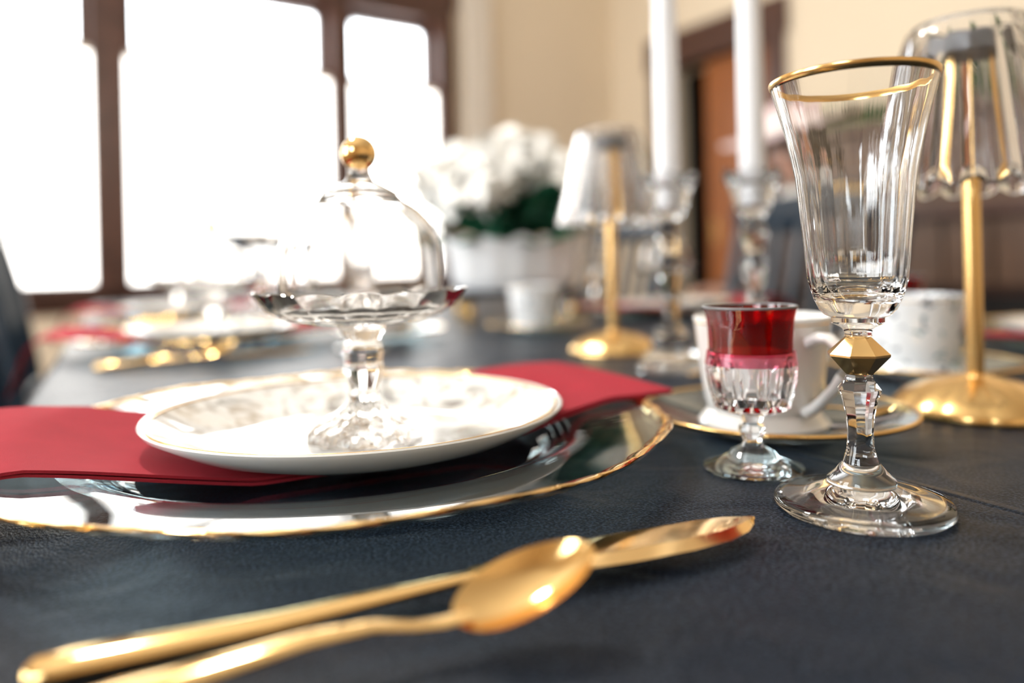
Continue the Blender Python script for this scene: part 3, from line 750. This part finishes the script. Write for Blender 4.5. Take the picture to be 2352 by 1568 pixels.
def leaf_mesh(name, mt, L, Wd):
    def g(u_, v_):
        w = Wd * math.sin(PI * min(1, u_ * .97 + .03)) ** .8 * (1 - .3 * u_)
        y = (v_ - .5) * 2 * w
        return (u_ * L, y, .18 * L * math.sin(u_ * 2.4) - abs(y) * .3)
    return MB().slab(6, 3, g, .0006).mesh(name, mt, 60)
LF = leaf_mesh('leaf', 'leaf', .066, .021)
for k in range(150):
    t = rnd.uniform(0, 2 * PI); rr = rnd.uniform(.3, 1) ** .6
    x, y = .108 * rr * math.cos(t), .062 * rr * math.sin(t)
    o = link('leaf', LF, fl_root, (x * .85, y * .85, rnd.uniform(.070, .140)))
    o.rotation_euler = (rnd.uniform(-.6, .6), rnd.uniform(-1.0, .25), t + rnd.uniform(-.9, .9)); s = rnd.uniform(.7, 1.15); o.scale = (s, s, s)

# ------------------------------------------------------------------ chairs
def chair_parts():
    P = []
    st = MB().slab(14, 12, lambda u_, v_: (((u_ - .5) * (.44 - .05 * (1 - v_))), -.20 + .42 * v_, .46 - .008 * math.sin(PI * u_) * math.sin(PI * v_)), .035)
    P.append(('seat', st.mesh('chair_seat', 'navy', 40), None))
    for x in (-.19, .19):
        P.append(('leg', MB().tube([(x * 1.03, .19, 0), (x, .185, .25), (x, .18, .43)], [.014, .018, .020], 10).mesh('chair_leg', 'navy'), None))
        P.append(('leg', MB().tube([(x * 1.03, -.25, 0), (x, -.215, .25), (x, -.19, .45)], [.014, .018, .020], 10).mesh('chair_leg', 'navy'), None))
        P.append(('stile', MB().tube([(x, -.19, .44), (x, -.205, .62), (x, -.24, .82), (x, -.285, 1.0)], [.019, .018, .017, .015], 10).mesh('chair_stile', 'navy'), None))
    P.append(('top_rail', MB().grid(2, 2, lambda u_, v_: (0, 0, 0)).mesh('tmp', None) if False else
              MB().tube([(-.205, -.262, .955), (-.1, -.280, .960), (0, -.286, .962), (.1, -.280, .960), (.205, -.262, .955)], [.040, .045, .047, .045, .040], 12, .32, (0, 1, 0)).mesh('chair_rail', 'navy'), None))
    P.append(('lower_rail', MB().tube([(-.19, -.200, .57), (0, -.212, .57), (.19, -.200, .57)], .017, 10, .6).mesh('chair_rail_low', 'navy'), None))
    for x in (-.135, -.0675, 0, .0675, .135):
        P.append(('spindle', MB().tube([(x, -.206, .57), (x, -.232, .76), (x, -.272, .93)], [.011, .012, .010], 8).mesh('chair_spindle', 'navy'), None))
    for y in (.18,):
        P.append(('stretcher', MB().tube([(-.19, y, .24), (.19, y, .24)], .010, 8).mesh('chair_stretcher', 'navy'), None))
    return P
CHAIR = chair_parts()
def deg(a): return math.radians(a)
gch = 'dark chairs around the dining table'
inst('dining_chair', CHAIR, tab(0.0, 2.20), deg(-62), 'dark navy chair beside the far window-side setting, left edge of the photo', 'chair', gch)
inst('dining_chair', CHAIR, tab(0.0, 1.56), deg(-62), 'dark navy chair nearest the camera on the window side', 'chair', gch)
inst('dining_chair', CHAIR, tab(1.19, 1.257), deg(118), 'dark spindle-back chair behind the right-hand taper candle', 'chair', gch)
inst('dining_chair', CHAIR, tab(1.19, 1.95), deg(118), 'dark spindle-back chair behind the lamp next to the white flowers', 'chair', gch)
inst('dining_chair', CHAIR, tab(.47, 2.84), deg(208), 'dark chair at the far head of the table, before the middle window', 'chair', gch)

# ------------------------------------------------------------------ fireplace with garland
fp = tag(link('fireplace_mantel', None), 'brown wooden fireplace mantel against the cream wall at right', 'fireplace'); fp.matrix_world = ROOM
FB0, FB1, FA = .55, 2.32, RA - .26
def fpart(nm, mb, mt='wood_mantel', par=fp): return link(nm, mb.mesh(nm, mt, 0), par)
fpart('mantel_shelf', MB().box(FA - .08, RA - .002, FB0 - .06, FB1 + .06, 1.40, 1.45))
fpart('frieze', MB().box(FA, RA - .002, FB0, FB1, 1.05, 1.40))
fpart('moulding', MB().box(FA - .035, FA + .01, FB0 - .02, FB1 + .02, 1.01, 1.06), 'wood_dark')
for b0, b1 in ((FB0, FB0 + .28), (FB1 - .28, FB1)):
    pil = fpart('pilaster', MB().box(FA, RA - .002, b0, b1, 0, 1.05))
    for k in range(3):
        fpart('reed', MB().box(FA - .015, FA, b0 + .03 + k * .08, b0 + .09 + k * .08, .12, .95), 'wood_mantel', pil)
for k in range(6):
    b = FB0 + .29 + k * (FB1 - FB0 - .58) / 6; w = (FB1 - FB0 - .58) / 6
    fpart('panel', MB().box(FA + .02, FA + .06, b + .008, b + w - .008, .72, 1.00))
ob = fpart('firebox', MB().box(FA + .10, RA - .002, FB0 + .28, FB1 - .28, 0, 1.05), 'brick')
fpart('fire_opening', MB().box(FA + .06, FA + .10, FB0 + .40, FB1 - .40, .02, .68), 'dark_void')
fpart('hearth_edge', MB().box(FA + .05, FA + .11, FB0 + .28, FB1 - .28, .70, .73), 'wood_dark')
ga = tag(link('garland', None), 'green leafy garland lying along the top of the fireplace mantel', 'garland'); ga.matrix_world = ROOM
link('stem', MB().tube([(FA + .02, FB0, 1.47), (FA + .0, 1.1, 1.475), (FA + .02, 1.7, 1.47), (FA, FB1, 1.475)], .012, 8).mesh('garland_stem', 'garland_leaf'), ga)
GL = leaf_mesh('garland_leaf', 'garland_leaf', .11, .030)
for k in range(150):
    b = rnd.uniform(FB0 - .02, FB1 + .02)
    o = link('leaf', GL, ga, (FA + .02 + rnd.uniform(-.05, .08), b, 1.47 + rnd.uniform(0, .05)))
    o.rotation_euler = (rnd.uniform(-.7, .7), rnd.uniform(-1.0, .2), rnd.uniform(0, 6.28))
# tall fern-like plant at the right end of the mantel
pt = tag(link('potted_plant', None), 'bushy green plant in a dark pot on the right end of the mantel', 'plant'); pt.matrix_world = ROOM
PB = 1.05
link('pot', MB().lathe([(0, 0), (.06, 0), (.08, .12), (.076, .12), (.058, .01), (0, .01)], 28).xf(Matrix.Translation((FA + .02, PB, 1.4505))).mesh('pot', 'navy'), pt)
for k in range(60):
    t = rnd.uniform(0, 6.28)
    o = link('leaf', GL, pt, (FA + .02 + .03 * math.cos(t), PB + .03 * math.sin(t), 1.56 + rnd.uniform(0, .22)))
    o.rotation_euler = (rnd.uniform(-.4, .4), rnd.uniform(-1.3, -.1), t); s = rnd.uniform(1, 1.6); o.scale = (s, s, s)

# ------------------------------------------------------------------ seated person in a wide hat
def skin_body(name, joints, edges, mt, parent, root=0, sub=2):
    me = bpy.data.meshes.new(name)
    me.from_pydata([j[0] for j in joints], edges, [])
    me.materials.append(MAT[mt])
    o = link(name, me, parent)
    md = o.modifiers.new('Skin', 'SKIN')
    for i, j in enumerate(joints):
        sv = me.skin_vertices[0].data[i]
        r = j[1]; sv.radius = r if isinstance(r, tuple) else (r, r); sv.use_root = (i == root)
    ss = o.modifiers.new('Subdivision', 'SUBSURF'); ss.levels = sub; ss.render_levels = sub
    md.use_smooth_shade = True
    return o
PX, PY, PR = 1.06, 2.70, math.radians(105)      # faces the table
ps = tag(link('person', None, None, (PX, PY, 0), PR), 'dark-haired seated person with white collar and wide pale pink hat before the fireplace', 'person')
# local: +y forward (facing), x right
J = [((0, -.04, .50), (.15, .12)), ((0, -.05, .68), (.125, .095)), ((0, -.04, .85), (.145, .10)), ((0, -.02, .99), (.13, .085)), ((0, .0, 1.06), (.055, .055)), ((0, .02, 1.12), (.05, .05)),
     ((.15, -.02, .98), (.065, .06)), ((.20, .03, .78), (.048, .048)), ((.12, .24, .74), (.036, .036)), ((.09, .30, .74), (.028, .024)),
     ((-.15, -.02, .98), (.065, .06)), ((-.20, .03, .78), (.048, .048)), ((-.12, .24, .74), (.036, .036)), ((-.09, .30, .74), (.028, .024)),
     ((.10, .02, .50), (.095, .09)), ((.11, .40, .50), (.068, .068)), ((.11, .42, .10), (.045, .045)), ((.11, .43, .05), (.038, .035)), ((.115, .54, .03), (.035, .022)),
     ((-.10, .02, .50), (.095, .09)), ((-.11, .40, .50), (.068, .068)), ((-.11, .42, .10), (.045, .045)), ((-.11, .43, .05), (.038, .035)), ((-.115, .54, .03), (.035, .022))]
Ed = [(0, 1), (1, 2), (2, 3), (3, 4), (4, 5), (3, 6), (6, 7), (7, 8), (8, 9), (3, 10), (10, 11), (11, 12), (12, 13), (0, 14), (14, 15), (15, 16), (16, 17), (17, 18), (0, 19), (19, 20), (20, 21), (21, 22), (22, 23)]
body = skin_body('body', J, Ed, 'dress', ps)
cl_ = MB().grid(40, 7, lambda u_, v_: ((.058 + .125 * v_) * math.cos(2 * PI * u_), -.01 + (.055 + .075 * v_) * math.sin(2 * PI * u_), 1.105 - .03 * v_ - .085 * v_ * v_ + .006 * math.sin(u_ * 60) * v_))
cl_o = link('collar', cl_.mesh('collar', 'blouse', 70), ps); cl_o['label'] = 'wide white collar'
# head with face
def head():
    m = MB().ball((0, 0, 0), 1, 28, 20)
    out = []
    for x, y, z in m.v:
        w = .074 * (1 - .22 * max(0, -z)); d_ = .095; h = .115
        X, Y, Z = x * w, y * d_, z * h
        if y > .75 and abs(x) < .22 and -.35 < z < .12: Y += .016 * (1 - abs(x) / .22) * (1 - abs(z + .15) / .27 * .6)      # nose
        if y > .55 and abs(abs(x) - .38) < .2 and abs(z - .05) < .12: Y -= .007      # eye sockets
        if y > .6 and z < -.7: Y += .006      # chin
        out.append((X, Y, Z))
    m.v = out
    for s in (-1, 1): m.ball((s * .074, -.008, -.005), .018, 10, 8, .4, 1, 1.5)
    return m
HM = Matrix.Translation((0, .035, 1.235)) @ Matrix.Rotation(math.radians(-14), 4, 'X') @ Matrix.Rotation(math.radians(10), 4, 'Z')
hd = link('head', head().mesh('head', 'skin', 60), ps, M=HM)
for s in (-1, 1):
    link('eye', MB().ball((s * .028, .080, .006), .010, 12, 8).mesh('eye', 'porcelain'), hd)
    link('eyebrow', MB().tube([(s * .014, .090, .026), (s * .03, .086, .031), (s * .046, .074, .027)], .0030, 6).mesh('eyebrow', 'hair'), hd)
link('mouth', MB().tube([(-.022, .084, -.052), (0, .094, -.054), (.022, .084, -.052)], .005, 8, .6).mesh('mouth', 'napkin'), hd)
hr = MB().ball((0, -.022, .022), 1, 24, 16, .084, .094, .108)
hr.ball((0, -.070, -.07), 1, 18, 12, .088, .070, .115)
for s in (-1, 1): hr.ball((s * .066, -.012, -.02), 1, 14, 10, .022, .05, .075)
hr.ball((0, .048, .060), 1, 18, 12, .076, .050, .050)
for s in (-1, 1): hr.ball((s * .068, .030, .0), 1, 14, 10, .022, .045, .085)
link('hair', hr.mesh('hair', 'hair', 60), ps, M=HM)
ht = MB().lathe([(0, .135), (.05, .133), (.082, .118), (.092, .08), (.096, .045), (.14, .035), (.21, .030), (.250, .036), (.250, .031), (.20, .024), (.13, .028), (.09, .036), (0, .04)], 64,
                lambda t, r, z, i: (r, z + (.014 * math.sin(2 * t + 1) if r > .12 else 0)))
hb = link('hat', ht.mesh('hat', 'hat', 60), ps, M=HM @ Matrix.Translation((0, -.012, .045)))
link('hat_band', MB().lathe([(.0965, .045), (.098, .046), (.0955, .066), (.0935, .067)], 48).mesh('hat_band', 'blouse'), hb)
def hand(s):
    m = MB()
    m.ball((0, .035, 0), 1, 14, 8, .036, .046, .014)
    for k, (x, L) in enumerate(((-.024, .058), (-.008, .068), (.008, .065), (.023, .052))):
        m.tube([(x, .068, 0), (x * 1.1, .068 + L * .45, -.006), (x * 1.1, .068 + L * .8, -.020), (x * 1.1, .068 + L * .92, -.032)], [.0088, .0082, .0074, .005], 8)
    m.tube([(s * .028, .012, 0), (s * .046, .038, -.006), (s * .050, .062, -.014)], [.011, .0095, .006], 8)
    return m.mesh('hand', 'skin', 60)
for s in (-1, 1):
    link('hand', hand(-s), ps, M=Matrix.Translation((s * .088, .305, .742)) @ Matrix.Rotation(s * .25, 4, 'Z'))
sk = MB().grid(30, 14, lambda u_, v_: (math.cos(u_ * 2 * PI) * (.175 + .03 * v_), .12 + math.sin(u_ * 2 * PI) * (.26 + .03 * v_) , .60 - .45 * v_ * (1 if True else 0)))
link('skirt', sk.mesh('skirt', 'skirt', 60), ps)
inst('dining_chair', CHAIR, (PX, PY, 0), PR, 'dark chair under the seated person in the hat', 'chair', None)

# ------------------------------------------------------------------ pendant lamp out of frame, added for the shadows on the table
pd = tag(link('added_pendant_lamp', None, None, (-.62, .98, 0)), 'unseen added white globe pendant on a brass rod above the window side of the table', 'lamp')
GZ = 2.05
link('globe', MB().ball((0, 0, GZ), .075, 32, 20).mesh('globe', 'globe_lit'), pd)
link('rod', MB().lathe([(0, GZ + .10), (.008, GZ + .10), (.008, CH - .03), (0, CH - .03)], 12).mesh('rod', 'gold_satin'), pd)
link('gallery', MB().lathe([(0, GZ + .068), (.042, GZ + .066), (.045, GZ + .08), (.02, GZ + .105), (0, GZ + .105)], 28).mesh('gallery', 'gold_satin'), pd)
link('canopy', MB().lathe([(0, CH - .035), (.03, CH - .035), (.065, CH - .0005), (0, CH - .0005)], 28).mesh('canopy', 'gold_satin'), pd)
